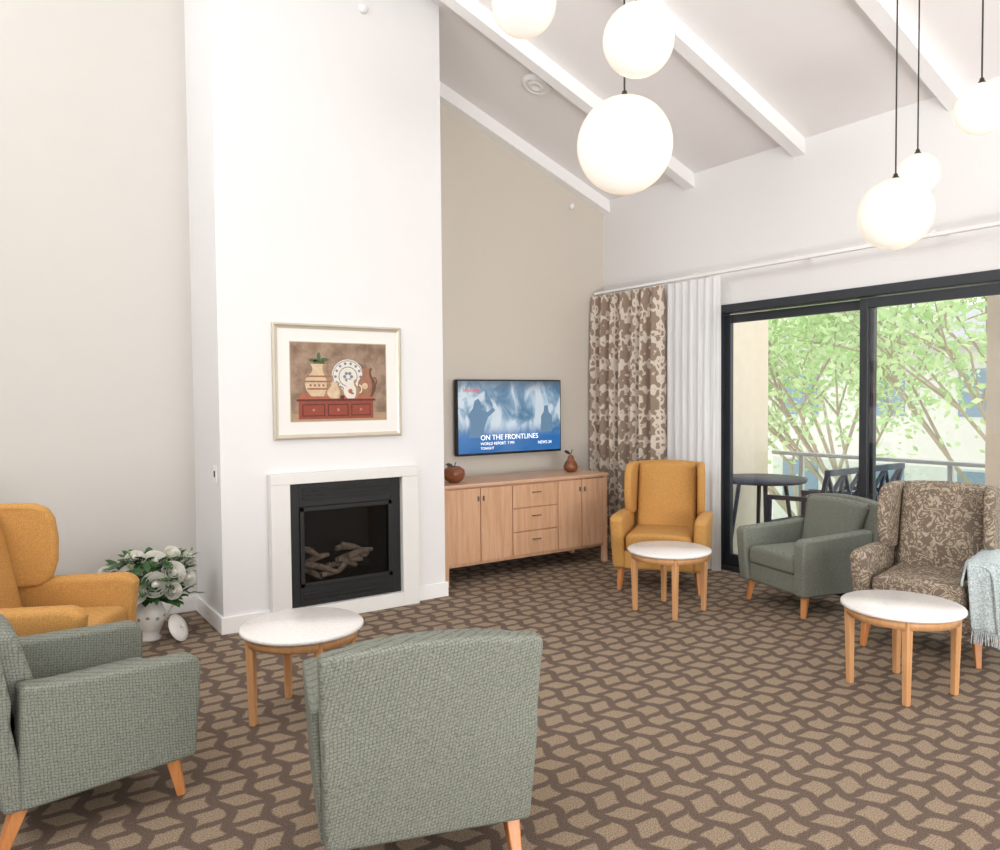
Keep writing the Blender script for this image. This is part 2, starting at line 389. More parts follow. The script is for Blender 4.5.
# ---------------------------------------------------------------- framed picture
def picture():
    e=empty('framed_picture',(2.06,BY-0.002,1.615))
    W,H=0.465,0.387
    champ=plain('frame_champagne',(205,196,178),0.3,0.35,var=0.03)
    bm=bmesh.new()
    prof=[(0,0),(0,-0.022),(0.012,-0.028),(0.022,-0.02),(0.034,-0.016),(0.034,0)]
    cs=[(-1,-1),(1,-1),(1,1),(-1,1)]; loops=[]
    for sx,sz in cs:
        loops.append([bm.verts.new((sx*(W-p[0]),p[1],sz*(H-p[0]))) for p in prof])
    for k in range(4):
        A=loops[k];B=loops[(k+1)%4]
        for i in range(len(prof)): 
            j=(i+1)%len(prof); bm.faces.new((A[i],B[i],B[j],A[j]))
    fin('frame',bm,champ,e)
    mat_=plain('mount_board',(232,229,223),0.8,var=0.004)
    box('mount',(-W+0.03,-0.012,-H+0.03),(W-0.03,-0.002,H-0.03),mat_,e)
    edge=plain('mount_bevel',(180,165,140),0.7)
    a,b,c,d=-0.345,0.345,-0.265,0.262
    box('mount_bevel',(a-0.006,-0.0135,c-0.006),(b+0.006,-0.012,d+0.006),edge,e)
    t=NT('print_wall'); co=t.coord(); n=t.noise(co,7,5,0.65); t.color(t.mix(t.smooth(n,0.3,0.7),lin((116,92,74)),lin((168,142,120)))); t.b.inputs['Roughness'].default_value=0.7
    box('print_ground',(a,-0.0145,c),(b,-0.0135,d),t.m,e)
    def pm(nm,c,v=0.15,s=40): return plain(nm,c,0.7,var=v,scale=s)
    red=pm('print_red',(142,66,48)); redd=pm('print_dark_red',(92,42,34),0.1); redl=pm('print_light_red',(168,98,74),0.1)
    cream=pm('print_cream',(206,180,148),0.16); creamd=pm('print_cream_shade',(160,130,102),0.14); blue=pm('print_blue',(118,124,142)); brown=pm('print_brown',(150,104,78)); brownd=pm('print_brown_dark',(102,68,52)); green=pm('print_green',(78,96,62),0.2); lt=pm('print_white',(218,211,198),0.06); floorm=pm('print_floor',(170,140,110),0.1); shd=pm('print_backshade',(92,72,58),0.1)
    y=-0.0150
    def poly(nm,pts,m,yy):
        bm=bmesh.new(); bm.faces.new([bm.verts.new((p[0],yy,p[1])) for p in pts]); fin(nm,bm,m,e)
    def circ(nm,cx,cz_,r,m,yy,ry=None,n=20): poly(nm,[(cx+r*math.cos(2*pi*k/n),cz_+(ry or r)*math.sin(2*pi*k/n)) for k in range(n)],m,yy)
    PR=[(0.26,0),(0.36,0.08),(0.46,0.22),(0.5,0.38),(0.46,0.54),(0.34,0.66),(0.26,0.74),(0.22,0.84),(0.25,0.93),(0.3,1.0)]
    def jug(nm,cx,z0,w,h,m,sh,yy):
        poly(nm,[(cx+w*p[0],z0+h*p[1]) for p in PR]+[(cx-w*p[0],z0+h*p[1]) for p in PR[::-1]],m,yy)
        poly(nm+'_shade',[(cx+w*p[0],z0+h*p[1]) for p in PR]+[(cx+w*p[0]*0.55,z0+h*p[1]) for p in PR[::-1]],sh,yy-0.0002)
    def handle(nm,cx,cz_,r,m,yy,side=1):
        N=10; o=[(cx+side*r*math.sin(pi*k/N),cz_+r*1.3*math.cos(pi*k/N)) for k in range(N+1)]; i_=[(cx+side*r*0.68*math.sin(pi*k/N),cz_+r*1.3*0.7*math.cos(pi*k/N)) for k in range(N+1)]
        poly(nm,o+i_[::-1],m,yy)
    poly('print_skirting',[(a,c),(b,c),(b,c+0.05),(a,c+0.05)],floorm,y+0.0003)
    poly('cabinet_back',[(-0.30,-0.12),(0.26,-0.12),(0.22,-0.075),(-0.27,-0.075)],redl,y)
    poly('cabinet_edge',[(-0.31,-0.132),(0.265,-0.132),(0.26,-0.118),(-0.305,-0.118)],redd,y-0.0001)
    poly('cabinet_body',[(-0.295,c+0.012),(0.245,c+0.012),(0.245,-0.132),(-0.295,-0.132)],red,y)
    for q,(s0,s1) in enumerate(((-0.27,-0.11),(-0.09,0.06),(0.08,0.225))):
        poly('drawer_line_%d'%q,[(s0,-0.235),(s1,-0.235),(s1,-0.152),(s0,-0.152)],redd,y-0.0003)
        poly('drawer_face_%d'%q,[(s0+0.008,-0.227),(s1-0.008,-0.227),(s1-0.008,-0.16),(s0+0.008,-0.16)],red,y-0.0004)
        circ('drawer_knob_%d'%q,(s0+s1)/2,-0.192,0.009,creamd,y-0.0006)
    circ('plate_shadow',0.075,0.028,0.122,shd,y+0.0001)
    circ('plate',0.06,0.035,0.12,lt,y); circ('plate_line',0.06,0.035,0.113,blue,y-0.0002); circ('plate_in',0.06,0.035,0.108,lt,y-0.0003)
    for k in range(14):
        an=2*pi*k/14; circ('plate_motif_%d'%k,0.06+0.092*math.cos(an),0.035+0.092*math.sin(an),0.010,blue,y-0.0005,n=8)
    circ('plate_ring',0.06,0.035,0.070,blue,y-0.0005); circ('plate_well',0.06,0.035,0.064,lt,y-0.0006)
    for k in range(6):
        an=2*pi*k/6; circ('plate_petal_%d'%k,0.06+0.025*math.cos(an),0.035+0.025*math.sin(an),0.012,blue,y-0.0008,n=8)
    jug('crock_tall',-0.15,-0.10,0.20,0.22,cream,creamd,y-0.001)
    for zz,w_ in ((-0.055,0.084),(-0.005,0.096),(0.03,0.080)):
        poly('crock_band_%d'%int(zz*1000),[(-0.15-w_,zz),(-0.15+w_,zz),(-0.15+w_,zz+0.012),(-0.15-w_,zz+0.012)],brown,y-0.0013)
    for k in range(5): circ('crock_dot_%d'%k,-0.21+0.03*k,-0.025,0.009,brown,y-0.0014,n=8)
    handle('crock_handle_l',-0.22,0.02,0.03,creamd,y-0.0008,-1); handle('crock_handle_r',-0.08,0.02,0.03,creamd,y-0.0008,1)
    jug('jug_mid',-0.035,-0.115,0.12,0.11,cream,creamd,y-0.0014); handle('jug_mid_handle',0.01,-0.06,0.022,creamd,y-0.0012)
    jug('pitcher',0.085,-0.115,0.12,0.13,lt,creamd,y-0.0016); handle('pitcher_handle',0.14,-0.05,0.024,lt,y-0.0014)
    circ('pitcher_flower',0.075,-0.065,0.016,redl,y-0.0019); circ('pitcher_leaf',0.09,-0.08,0.012,green,y-0.00195,0.006)
    jug('vase_brown',0.20,-0.105,0.14,0.20,brown,brownd,y-0.001); handle('vase_handle',0.25,0.0,0.028,brownd,y-0.0008)
    circ('vase_flower',0.185,-0.03,0.022,cream,y-0.0014)
    circ('fruit_a',-0.24,-0.098,0.022,redl,y-0.001); circ('fruit_b',0.015,-0.108,0.016,redd,y-0.0018)
    for q,(cx,cz_,r1,r2) in enumerate(((-0.19,0.145,0.03,0.012),(-0.15,0.165,0.014,0.034),(-0.11,0.15,0.028,0.012),(-0.17,0.13,0.02,0.02),(-0.13,0.13,0.022,0.016))):
        circ('sprig_%d'%q,cx,cz_,r1,green,y-0.0006,r2,10)
picture()
# ---------------------------------------------------------------- television
def tv():
    e=empty('television',(4.06,YT-0.07,1.318))
    W,H=0.582,0.340
    box('tv_body',(-W,-0.02,-H),(W,0.03,H),M_black,e,bevel=0.006)
    box('tv_bracket',(-0.15,0.03,-0.12),(0.15,0.068,0.12),M_black,e)
    t=NT('tv_picture'); co=t.coord(); s=t.sep(co)
    n=t.noise(co,4,4,0.6,0.8); n2=t.noise(t.mapping(co,(5,1,3)),1.0,3,0.5,1)
    c=t.mix(t.smooth(n,0.35,0.65),lin((82,126,160)),lin((164,194,216)))
    c=t.mix(t.smooth(n2,0.48,0.60),c,lin((214,226,236)))
    c=t.mix(t.smooth(s[2],-0.05,-0.20),c,lin((48,116,184)))
    c=t.mix(t.smooth(s[2],0.2,0.36),c,lin((84,100,120)))
    t.put(t.b,'Emission Color',c); t.b.inputs['Emission Strength'].default_value=0.85
    t.b.inputs['Base Color'].default_value=(0.01,0.01,0.01,1); t.b.inputs['Roughness'].default_value=0.15
    box('tv_screen',(-W+0.012,-0.0215,-H+0.02),(W-0.012,-0.02,H-0.012),t.m,e)
    wh=emis('tv_caption_white',(240,245,250),0.9); rd=emis('tv_logo_red',(200,40,40),0.7); sk=emis('tv_figure_dark',(84,112,138),0.7)
    def poly(nm,pts,m,yy=-0.0222):
        bm=bmesh.new(); bm.faces.new([bm.verts.new((p[0],yy,p[1])) for p in pts]); fin(nm,bm,m,e)
    poly('figure_soldier',[(-0.46,-0.18),(-0.44,-0.05),(-0.47,0.03),(-0.42,0.08),(-0.40,0.15),(-0.36,0.17),(-0.33,0.13),(-0.33,0.07),(-0.26,0.05),(-0.20,0.09),(-0.18,0.06),(-0.26,0.0),(-0.30,-0.1),(-0.30,-0.18)],sk)
    poly('figure_far',[(0.34,-0.15),(0.34,0.0),(0.37,0.04),(0.38,0.10),(0.42,0.10),(0.43,0.04),(0.47,0.0),(0.47,-0.15)],sk)
    def txt(nm,s_,x,z,size,m):
        c=bpy.data.curves.new(nm,'FONT'); c.body=s_; c.size=size; c.extrude=0.0004; c.materials.append(m)
        o=bpy.data.objects.new(nm,c); COL.objects.link(o); o.parent=e; o.location=(x,-0.023,z); o.rotation_euler=(pi/2,0,0)
    txt('caption_title','ON THE FRONTLINES',-0.34,-0.205,0.066,wh)
    txt('caption_sub','WORLD REPORT  7 PM',-0.34,-0.25,0.036,wh)
    txt('caption_sub_low','TONIGHT',-0.34,-0.29,0.032,wh)
    txt('caption_logo','breaking',-0.52,0.23,0.05,rd)
    txt('caption_channel','NEWS 24',0.30,-0.26,0.04,wh)
tv()
# ---------------------------------------------------------------- sideboard
def sideboard():
    e=empty('sideboard')
    x0,x1,y0,y1=3.0,4.71,5.27,5.78; zt=0.775
    box('carcass',(x0,y0+0.02,0.14),(x1,y1,zt),M_oak,e,bevel=0.003)
    box('top',(x0-0.012,y0-0.012,zt),(x1+0.012,y1+0.01,zt+0.03),M_oakx,e,bevel=0.006)
    zA,zB=0.165,zt-0.01
    xa=3.665; xb=4.145
    g=0.004
    bm=bmesh.new()
    for a,b in ((x0+0.03,(x0+0.03+xa)/2),((x0+0.03+xa)/2,xa),(xb,(xb+x1-0.03)/2),((xb+x1-0.03)/2,x1-0.03)):
        addbox(bm,(a+g,y0,zA),(b-g,y0+0.019,zB))
    h=(zB-zA)/3
    for k in range(3): addbox(bm,(xa+g,y0,zA+k*h+g),(xb-g,y0+0.019,zA+(k+1)*h-g))
    fin('doors_and_drawers',bm,M_oak,e,bevel=0.003,seg=2)
    boxes('corner_posts',[((x0,y0-0.004,0.0),(x0+0.045,y0+0.04,zt)),((x1-0.045,y0-0.004,0.0),(x1,y0+0.04,zt)),((x0,y1-0.045,0),(x0+0.045,y1,0.2)),((x1-0.045,y1-0.045,0),(x1,y1,0.2))],M_oak,e,bevel=0.004)
    bm=bmesh.new()
    xm=(xa+xb)/2
    for k in range(3): addbox(bm,(xm-0.045,y0-0.02,zA+(k+0.62)*h),(xm+0.045,y0-0.012,zA+(k+0.62)*h+0.008)); 
    for k in range(3):
        for s in (-0.04,0.032): addbox(bm,(xm+s,y0-0.014,zA+(k+0.62)*h),(xm+s+0.008,y0,zA+(k+0.62)*h+0.008))
    for xc_ in ((x0+0.03+xa)/2,(xb+x1-0.03)/2):
        for s in (-0.03,0.022): addbox(bm,(xc_+s,y0-0.018,0.66),(xc_+s+0.008,y0,0.70))
    fin('handles',bm,M_hand,e,bevel=0.002)
sideboard()
def fruit(name,loc,prof,leaf):
    e=empty(name,loc)
    lathe('body',prof,M_turned,e,n=28)
    zt=prof[-1][1]
    curve('stem',[(0,0,zt-0.01),(0.005,0,zt+0.02),(0.02,0,zt+0.045)],0.004,M_dark,e)
    if leaf:
        bm=bmesh.new()
        L=[(0,0),(0.02,0.018),(0.05,0.02),(0.08,0),(0.05,-0.015),(0.02,-0.014)]
        bm.faces.new([bm.verts.new((-p[0],p[1]*0.4,zt+0.012+p[1]+p[0]*0.25)) for p in L])
        fin('leaf',bm,M_dark,e)
fruit('wooden_apple',(3.20,5.44,0.806),[(0,0.0),(0.04,0.0),(0.075,0.025),(0.092,0.065),(0.085,0.105),(0.05,0.13),(0.02,0.128),(0,0.118)],True)
fruit('wooden_pear',(4.49,5.52,0.806),[(0,0.0),(0.03,0.0),(0.06,0.02),(0.068,0.05),(0.055,0.085),(0.032,0.115),(0.028,0.14),(0.018,0.155),(0,0.16)],True)
# ---------------------------------------------------------------- side tables
def table(loc,rz):
    e=empty('side_table',loc,rz)
    R=0.287;z=0.437
    lathe('stone_top',[(0,z-0.022),(R-0.008,z-0.022),(R,z-0.016),(R,z-0.006),(R-0.006,z),(0,z)],M_marble,e,n=64)
    lathe('apron',[(R-0.045,z-0.065),(R-0.028,z-0.065),(R-0.028,z-0.022),(R-0.045,z-0.022),(R-0.045,z-0.065)],M_leg,e,n=64)
    bm=bmesh.new()
    for k in range(4):
        a=pi/4+k*pi/2; r0=R-0.045
        addtaper(bm,(r0*math.cos(a),r0*math.sin(a),z-0.025),((r0-0.005)*math.cos(a),(r0-0.005)*math.sin(a),0),0.028,0.021,4,a+pi/4)
    fin('legs',bm,M_leg,e,bevel=0.006)
    boxes('cross_rail',[((-R+0.06,-0.011,z-0.055),(R-0.06,0.011,z-0.024)),((-0.011,-R+0.06,z-0.055),(0.011,R-0.06,z-0.024))],M_leg,e)
table((3.96,3.79,0),0.14); table((3.85,2.09,0),-0.19); table((1.24,3.54,0),0.76)
# ---------------------------------------------------------------- chairs
def legs(e,w,yf,yb,h,mat,r=0.033):
    bm=bmesh.new()
    for sx in (-1,1):
        addtaper(bm,(sx*(w-0.035),yf+0.04,h+0.02),(sx*(w-0.02),yf+0.01,0),r,r*0.6)
        addtaper(bm,(sx*(w-0.035),yb-0.05,h+0.02),(sx*(w-0.03),yb+0.02,0),r,r*0.6)
    fin('legs',bm,mat,e,bevel=0.005)
def tubchair(loc,u,mat,s=1.0,bh=0.0):
    e=empty('armchair_sage',loc,math.atan2(u[1],u[0])+pi/2,s)
    hw=0.34; zb=0.155; zt=0.765+bh
    for s,nm in ((-1,'arm_right'),(1,'arm_left')):
        prof=[(-0.335,zb),(-0.35,0.40),(-0.355,0.525),(-0.33,0.555),(-0.1,0.565),(0.12,0.575),(0.26,0.59),(0.27,zb)]
        fn=lambda v,s=s:(v[0]+s*(0.022*(v[2]-zb)/0.4),v[1],v[2])
        prism(nm,prof,s*(hw-0.10),s*hw,mat,e,bevel=0.024,seg=4,fn=fn)
    box('seat_base',(-hw+0.09,-0.315,zb),(hw-0.09,0.28,0.30),mat,e,bevel=0.02,seg=3)
    slab('seat_cushion',lsp(-hw+0.10,hw-0.10,9),[0.29,0.42],lambda x,z:-0.335,0.56,mat,e,bevel=0.035,tf=lambda x,z:(x,z+(0.015*(1-(x/0.25)**2) if z>0.4 else 0)))
    def tf(x,z):
        t=(z-zb)/0.62
        return (x*(0.97+0.05*t), z+ (0.030*(1-(x/hw)**2))*max(0,t-0.5)*2)
    slab('back',lsp(-hw,hw,13),lsp(zb,zt,9),lambda x,z:0.23+0.11*(z-zb)/0.6-0.02*(x/hw)**2*(z>0.5),0.085,mat,e,bevel=0.020,tf=tf)
    slab('back_cushion',lsp(-0.235,0.235,9),lsp(0.41,zt-0.005,6),lambda x,z:0.135+0.12*(z-0.42)/0.4+0.015*(x/0.235)**2,0.10,mat,e,bevel=0.035,tf=lambda x,z:(x*(1+0.2*(z-0.42)/0.35),z+0.02*(1-(x/0.24)**2)*(z>0.6)))
    legs(e,hw-0.03,-0.30,0.30,zb,M_legd,0.036)
    return e
def wingchair(name,loc,u,mat,s=1.0):
    e=empty(name,loc,math.atan2(u[1],u[0])+pi/2,s)
    hw=0.37
    for s,nm in ((-1,'arm_right'),(1,'arm_left')):
        prof=[(-0.34,0.18),(-0.36,0.45),(-0.375,0.57),(-0.36,0.605),(-0.3,0.62),(0.0,0.615),(0.26,0.60),(0.27,0.18)]
        fn=lambda v,s=s:(v[0]+s*(0.02*(v[2]-0.2)/0.4),v[1],v[2])
        prism(nm,prof,s*(hw-0.105),s*hw,mat,e,bevel=0.035,seg=4,fn=fn)
        wp=[(0.34,0.56),(0.10,0.57),(0.045,0.62),(0.02,0.70),(0.015,0.82),(0.03,0.93),(0.06,0.985),(0.12,1.01),(0.22,1.015),(0.36,1.01),(0.36,0.9)]
        fw=lambda v,s=s:(v[0]+s*(0.035*max(0,0.2-v[1])/0.25),v[1],v[2])
        prism('wing_right' if s<0 else 'wing_left',wp,s*(0.252),s*(0.315),mat,e,bevel=0.026,seg=4,fn=fw)
    box('seat_base',(-hw+0.09,-0.325,0.18),(hw-0.09,0.28,0.33),mat,e,bevel=0.02,seg=3)
    slab('seat_cushion',lsp(-hw+0.105,hw-0.105,9),[0.32,0.465],lambda x,z:-0.345,0.57,mat,e,bevel=0.04,tf=lambda x,z:(x,z+(0.015*(1-(x/0.27)**2) if z>0.4 else 0)))
    slab('back',lsp(-0.31,0.31,11),lsp(0.18,1.0,10),lambda x,z:0.23+0.10*(z-0.2)/0.8,0.09,mat,e,bevel=0.03,tf=lambda x,z:(x,z+0.02*(1-(x/0.31)**2)*max(0,(z-0.6)/0.4)))
    slab('back_cushion',lsp(-0.25,0.25,9),lsp(0.44,0.99,7),lambda x,z:0.135+0.11*(z-0.44)/0.5+0.02*(x/0.25)**2,0.11,mat,e,bevel=0.035,tf=lambda x,z:(x,z+0.02*(1-(x/0.25)**2)*(z>0.7)))
    legs(e,hw-0.03,-0.31,0.30,0.18,M_legd,0.034)
    return e
tubchair((0.27,3.31,0),(0.98,0.18),M_green,0.97)
tubchair((1.205,2.345,0),(0.29,0.957),M_green,0.975,0.02)
tubchair((4.86,3.33,0),(-0.97,0.22),M_green,0.965)
wingchair('armchair_mustard_wingback',(4.48,4.35,0),(-0.80,-0.60),M_must,0.945)
wingchair('armchair_mustard_wingback',(0.19,4.27,0),(0.89,-0.46),M_must,0.97)
pc=wingchair('armchair_paisley_wingback',(4.67,2.36,0),(-0.97,-0.24),M_pais,0.93)
# throw (draped over the arm of the paisley chair)
def throw():
    mt=NT('throw_knit'); co=mt.coord(); n=mt.noise(co,120,3); mt.color(mt.mix(mt.smooth(n,0.3,0.7),lin((150,164,166)),lin((204,212,211)))); mt.b.inputs['Roughness'].default_value=0.95; mt.bump(n,0.5,0.006)
    e=empty('knitted_throw',pc.location,pc.rotation_euler[2],0.93)
    bm=bmesh.new()
    sec=[(0.235,0.50),(0.245,0.62),(0.27,0.645),(0.35,0.65),(0.41,0.63),(0.425,0.55),(0.43,0.40),(0.435,0.22)]
    ys=lsp(-0.395,0.10,14); g=[]
    for j,y in enumerate(ys):
        g.append([bm.verts.new((x+0.008*math.sin(j*1.7+i)+(0.012*math.sin(j*1.1) if z<0.5 else 0),y+0.02*math.sin(i*0.9),z-(0.03 if j==0 else 0))) for i,(x,z) in enumerate(sec)])
    for j in range(len(ys)-1):
        for i in range(len(sec)-1): bm.faces.new((g[j][i],g[j][i+1],g[j+1][i+1],g[j+1][i]))
    o=fin('blanket',bm,mt.m,e,sub=2); s=o.modifiers.new('sol','SOLIDIFY'); s.thickness=0.012
    bm=bmesh.new(); g=[]
    for j in range(9):
        z=0.64-0.05*j; row=[]
        for i in range(9):
            x=0.27+0.16*i/8; row.append(bm.verts.new((x+0.004*j,-0.392-0.006*math.sin(i*1.5+j*0.3)+(0.02 if j==0 else 0),z)))
        g.append(row)
    for j in range(8):
        for i in range(8): bm.faces.new((g[j][i],g[j][i+1],g[j+1][i+1],g[j+1][i]))
    o=fin('blanket_flap',bm,mt.m,e,sub=1); s=o.modifiers.new('sol','SOLIDIFY'); s.thickness=0.01
    bm=bmesh.new()
    for j in range(46):
        y=-0.36+0.46*j/45; addtaper(bm,(0.435,y,0.23),(0.437+random.uniform(-.006,.006),y+random.uniform(-.01,.01),0.15),0.004,0.003,5)
    for j in range(18):
        x=0.305+0.155*j/17; addtaper(bm,(x,-0.392,0.245),(x+random.uniform(-.01,.01),-0.395,0.17),0.004,0.003,5)
    fin('fringe',bm,mt.m,e)
throw()
# ---------------------------------------------------------------- flower vase
def flowers():
    e=empty('flower_vase',(0.85,5.22,0),0,1.03)
    cer=plain('ceramic_white',(236,234,228),0.25,var=0.02)
    lathe('pitcher',[(0,0),(0.062,0),(0.066,0.012),(0.05,0.03),(0.062,0.06),(0.088,0.12),(0.09,0.16),(0.07,0.21),(0.056,0.245),(0.066,0.29),(0.074,0.31),(0.066,0.31),(0.05,0.25),(0,0.2)],cer,e,n=36)
    curve('pitcher_handle',[(0.06,-0.03,0.28),(0.12,-0.05,0.28),(0.135,-0.055,0.2),(0.08,-0.03,0.12)],0.009,cer,e)
    gry=plain('ceramic_decor',(150,150,140),0.4)
    bm=bmesh.new()
    for k in range(10):
        a=k*2*pi/10
        addlathe(bm,[(0,-0.004),(0.012,0),(0,0.004)],(0.0885*math.cos(a),0.0885*math.sin(a),0.14+0.01*(k%2)),8,Matrix.Rotation(a,3,'Z')@Matrix.Rotation(pi/2,3,'Y'))
    fin('decor',bm,gry,e)
    t=NT('rose_petal'); co=t.coord(); n=t.noise(co,20,2)
    d=t.n.new('ShaderNodeBsdfDiffuse'); tl=t.n.new('ShaderNodeBsdfTranslucent')
    cc=t.mix(n,(0.93,0.92,0.84,1),(1.0,0.99,0.94,1)); t.l.new(cc,d.inputs[0]); t.l.new(cc,tl.inputs[0])
    mx=t.n.new('ShaderNodeMixShader'); mx.inputs[0].default_value=0.35; t.l.new(d.outputs[0],mx.inputs[1]); t.l.new(tl.outputs[0],mx.inputs[2]); t.l.new(mx.outputs[0],t.out.inputs[0])
    pet=t.m
    leaf=plain('leaf_green',(46,82,34),0.5,var=0.25,scale=15)
    bud=plain('bud_green',(130,154,90),0.6)
    bm=bmesh.new(); bl=bmesh.new()
    def rose(c,d,r):
        Q=Vector(d).normalized().to_track_quat('Z','Y').to_matrix(); c=Vector(c)
        for L,(n,rr,zt_) in enumerate(((3,0.30,0.62),(4,0.50,0.60),(5,0.72,0.45),(6,0.98,0.15))):
            for a in range(n):
                a0=2*pi*a/n+L*0.6; half=pi/n*1.7
                g=[]
                for j in range(5):
                    t=j/4; row=[]
                    for i in range(7):
                        s=(i/6-0.5)*2
                        an=a0+s*half
                        prof_=math.sin(pi*(0.12+0.5*t))
                        rad=rr*r*(0.35+0.65*prof_)+0.05*r*(t**3)*(1+L)+0.012*r*(i%2)
                        z=r*(-0.65+(0.65+zt_)*t*(1-0.28*s*s))
                        row.append(bm.verts.new(c+Q@Vector((rad*math.cos(an),rad*math.sin(an),z))))
                    g.append(row)
                for j in range(4):
                    for i in range(6): bm.faces.new((g[j][i],g[j][i+1],g[j+1][i+1],g[j+1][i]))
        addlathe(bm,[(0,-0.3*r),(0.28*r,0.0),(0.26*r,0.35*r),(0.12*r,0.55*r),(0,0.58*r)],c,10,Q)
    def leafm(c,d,L,w):
        d=Vector(d).normalized(); Q=d.to_track_quat('Y','Z').to_matrix()
        pts=[(0,0,0),(w*.7,L*.3,.006),(w,L*.5,.0),(w*.6,L*.8,-.004),(0,L,-.015),(-w*.6,L*.8,-.004),(-w,L*.5,.0),(-w*.7,L*.3,.006)]
        bl.faces.new([bl.verts.new(Vector(c)+Q@Vector(p)) for p in pts])
    heads=[(0.11,-0.15,0.42,0.064),(0.0,-0.18,0.37,0.068),(-0.12,-0.10,0.42,0.062),(0.02,-0.08,0.49,0.062),(0.20,-0.09,0.37,0.050),(-0.20,-0.13,0.37,0.048),(0.23,-0.03,0.47,0.038),(-0.08,-0.03,0.51,0.050),(0.10,-0.19,0.32,0.046),(-0.10,-0.19,0.33,0.050),(-0.25,-0.04,0.45,0.032),(0.13,-0.03,0.52,0.044)]
    for x,y,z,r in heads:
        rose((x,y,z),(x*0.7,y-0.20,z-0.26),r)
    for k in range(300):
        a=random.uniform(0,2*pi); rr=random.uniform(0.05,0.22); z=random.uniform(0.29,0.54)-rr*0.3
        c=(rr*math.cos(a)*1.05,rr*math.sin(a)*0.6-0.02,z)
        leafm(c,(math.cos(a),math.sin(a)*0.7,random.uniform(-0.4,0.9)),random.uniform(0.06,0.12),random.uniform(0.022,0.038))
    fin('roses',bm,pet,e,smooth=True); fin('leaves',bl,leaf,e)
    bm=bmesh.new()
    for k in range(14):
        p=Vector((random.uniform(-0.26,0.28),random.uniform(-0.12,0.03),random.uniform(0.40,0.56)))
        addtaper(bm,(p.x*0.15,p.y*0.15,0.24),p,0.0025,0.002,5)
        addlathe(bm,[(0,-0.012),(0.01,0),(0,0.014)],p,8)
    fin('buds_and_stems',bm,bud,e)
    l=empty('ceramic_lid',(0.99,5.08,0.083))
    R=Euler((math.radians(65),0,math.radians(48))).to_matrix()
    lathe('lid_plate',[(0,0.014),(0.03,0.012),(0.06,0.004),(0.088,0.0),(0.088,-0.005),(0,-0.003)],cer,l,n=32,R=R)
    lathe('lid_knob',[(0.006,0.012),(0.005,0.02),(0.011,0.027),(0.008,0.034),(0,0.036)],cer,l,n=16,R=R)
flowers()
# ---------------------------------------------------------------- pendants
def globe_mat():
    t=NT('opal_globe_glass'); t.b.inputs['Base Color'].default_value=(0.4,0.38,0.35,1); t.b.inputs['Roughness'].default_value=0.2
    lw=t.n.new('ShaderNodeLayerWeight'); lw.inputs[0].default_value=0.35
    c=t.mix(t.smooth(lw.outputs['Facing'],0.15,1.0),lin((255,250,238)),lin((226,198,162)))
    t.put(t.b,'Emission Color',c); t.b.inputs['Emission Strength'].default_value=0.75
    return t.m
M_globe=globe_mat()
M_cord=plain('cord_black',(40,34,30),0.5)
for (x,y,z,r_) in ((2.23,2.38,2.53,0.195),(1.95,2.01,2.745,0.124),(2.13,2.94,3.31,0.148),(3.88,2.16,2.41,0.178),(4.41,2.33,2.73,0.115),(3.95,1.79,2.835,0.118)):
    e=empty('pendant_lamp',(x,y,z))
    bm=bmesh.new(); bmesh.ops.create_uvsphere(bm,u_segments=48,v_segments=28,radius=r_)
    fin('globe',bm,M_globe,e,smooth=True)
    lathe('cap',[(0,r_+0.025),(0.009,r_+0.025),(0.012,r_+0.012),(0.018,r_+0.005),(0.02,r_-0.006),(0,r_-0.006)],M_cord,e,n=20)
    zt=cz(x)-z
    curve('cord',[(0,0,r_+0.02),(0,0,zt-0.01)],0.004,M_cord,e)
    lathe('ceiling_rose',[(0,zt+0.02),(0.05,zt+0.02),(0.05,zt-0.035),(0.0,zt-0.04)],M_trim,e,n=24)
# wall switch on breast side
e=empty('wall_switch',(BX0,5.16,1.02))
box('plate',(-0.009,-0.035,-0.055),(-0.0005,0.035,0.055),M_trim,e,bevel=0.003)
box('rocker',(-0.014,-0.012,-0.02),(-0.009,0.012,0.02),M_dark,e,bevel=0.002)
# ---------------------------------------------------------------- exterior
M_deck=plain('balcony_tile',(200,196,188),0.6); M_beige=plain('render_beige',(212,200,182),0.8); M_rail=plain('rail_grey',(180,184,186),0.4,0.3)
M_navy=plain('outdoor_navy',(30,42,66),0.45)
box('balcony_floor',(XW+0.2,-1.5,-0.15),(6.75,6.2,-0.02),M_deck)
box('wall_balcony',(XW+0.2,4.98,-0.15),(6.62,5.18,3.3),M_beige)
box('wall_balcony_pier',(5.95,2.40,-0.02),(6.2,2.64,3.0),M_beige)
def balus():
    e=empty('balcony_balustrade')
    box('handrail',(6.64,-1.4,0.90),(6.69,4.95,0.935),M_rail,e,bevel=0.006)
    boxes('posts',[((6.65,y,-0.02),(6.68,y+0.04,0.9)) for y in (-1.3,0.2,1.7,3.2,4.6)],M_rail,e)
    box('glass_infill',(6.661,-1.3,0.05),(6.669,4.95,0.88),glass('balustrade_glass',(0.92,0.97,0.95,1),0.06),e)
balus()
def otable():
    e=empty('outdoor_table',(5.98,4.56,0))
    lathe('top',[(0,0.70),(0.38,0.70),(0.39,0.71),(0.39,0.735),(0,0.74)],M_navy,e,n=40)
    bm=bmesh.new()
    for k in range(4):
        a=pi/4+k*pi/2; addtaper(bm,(0.2*math.cos(a),0.2*math.sin(a),0.71),(0.30*math.cos(a),0.30*math.sin(a),-0.02),0.02,0.016,8)
    fin('legs',bm,M_navy,e)
otable()
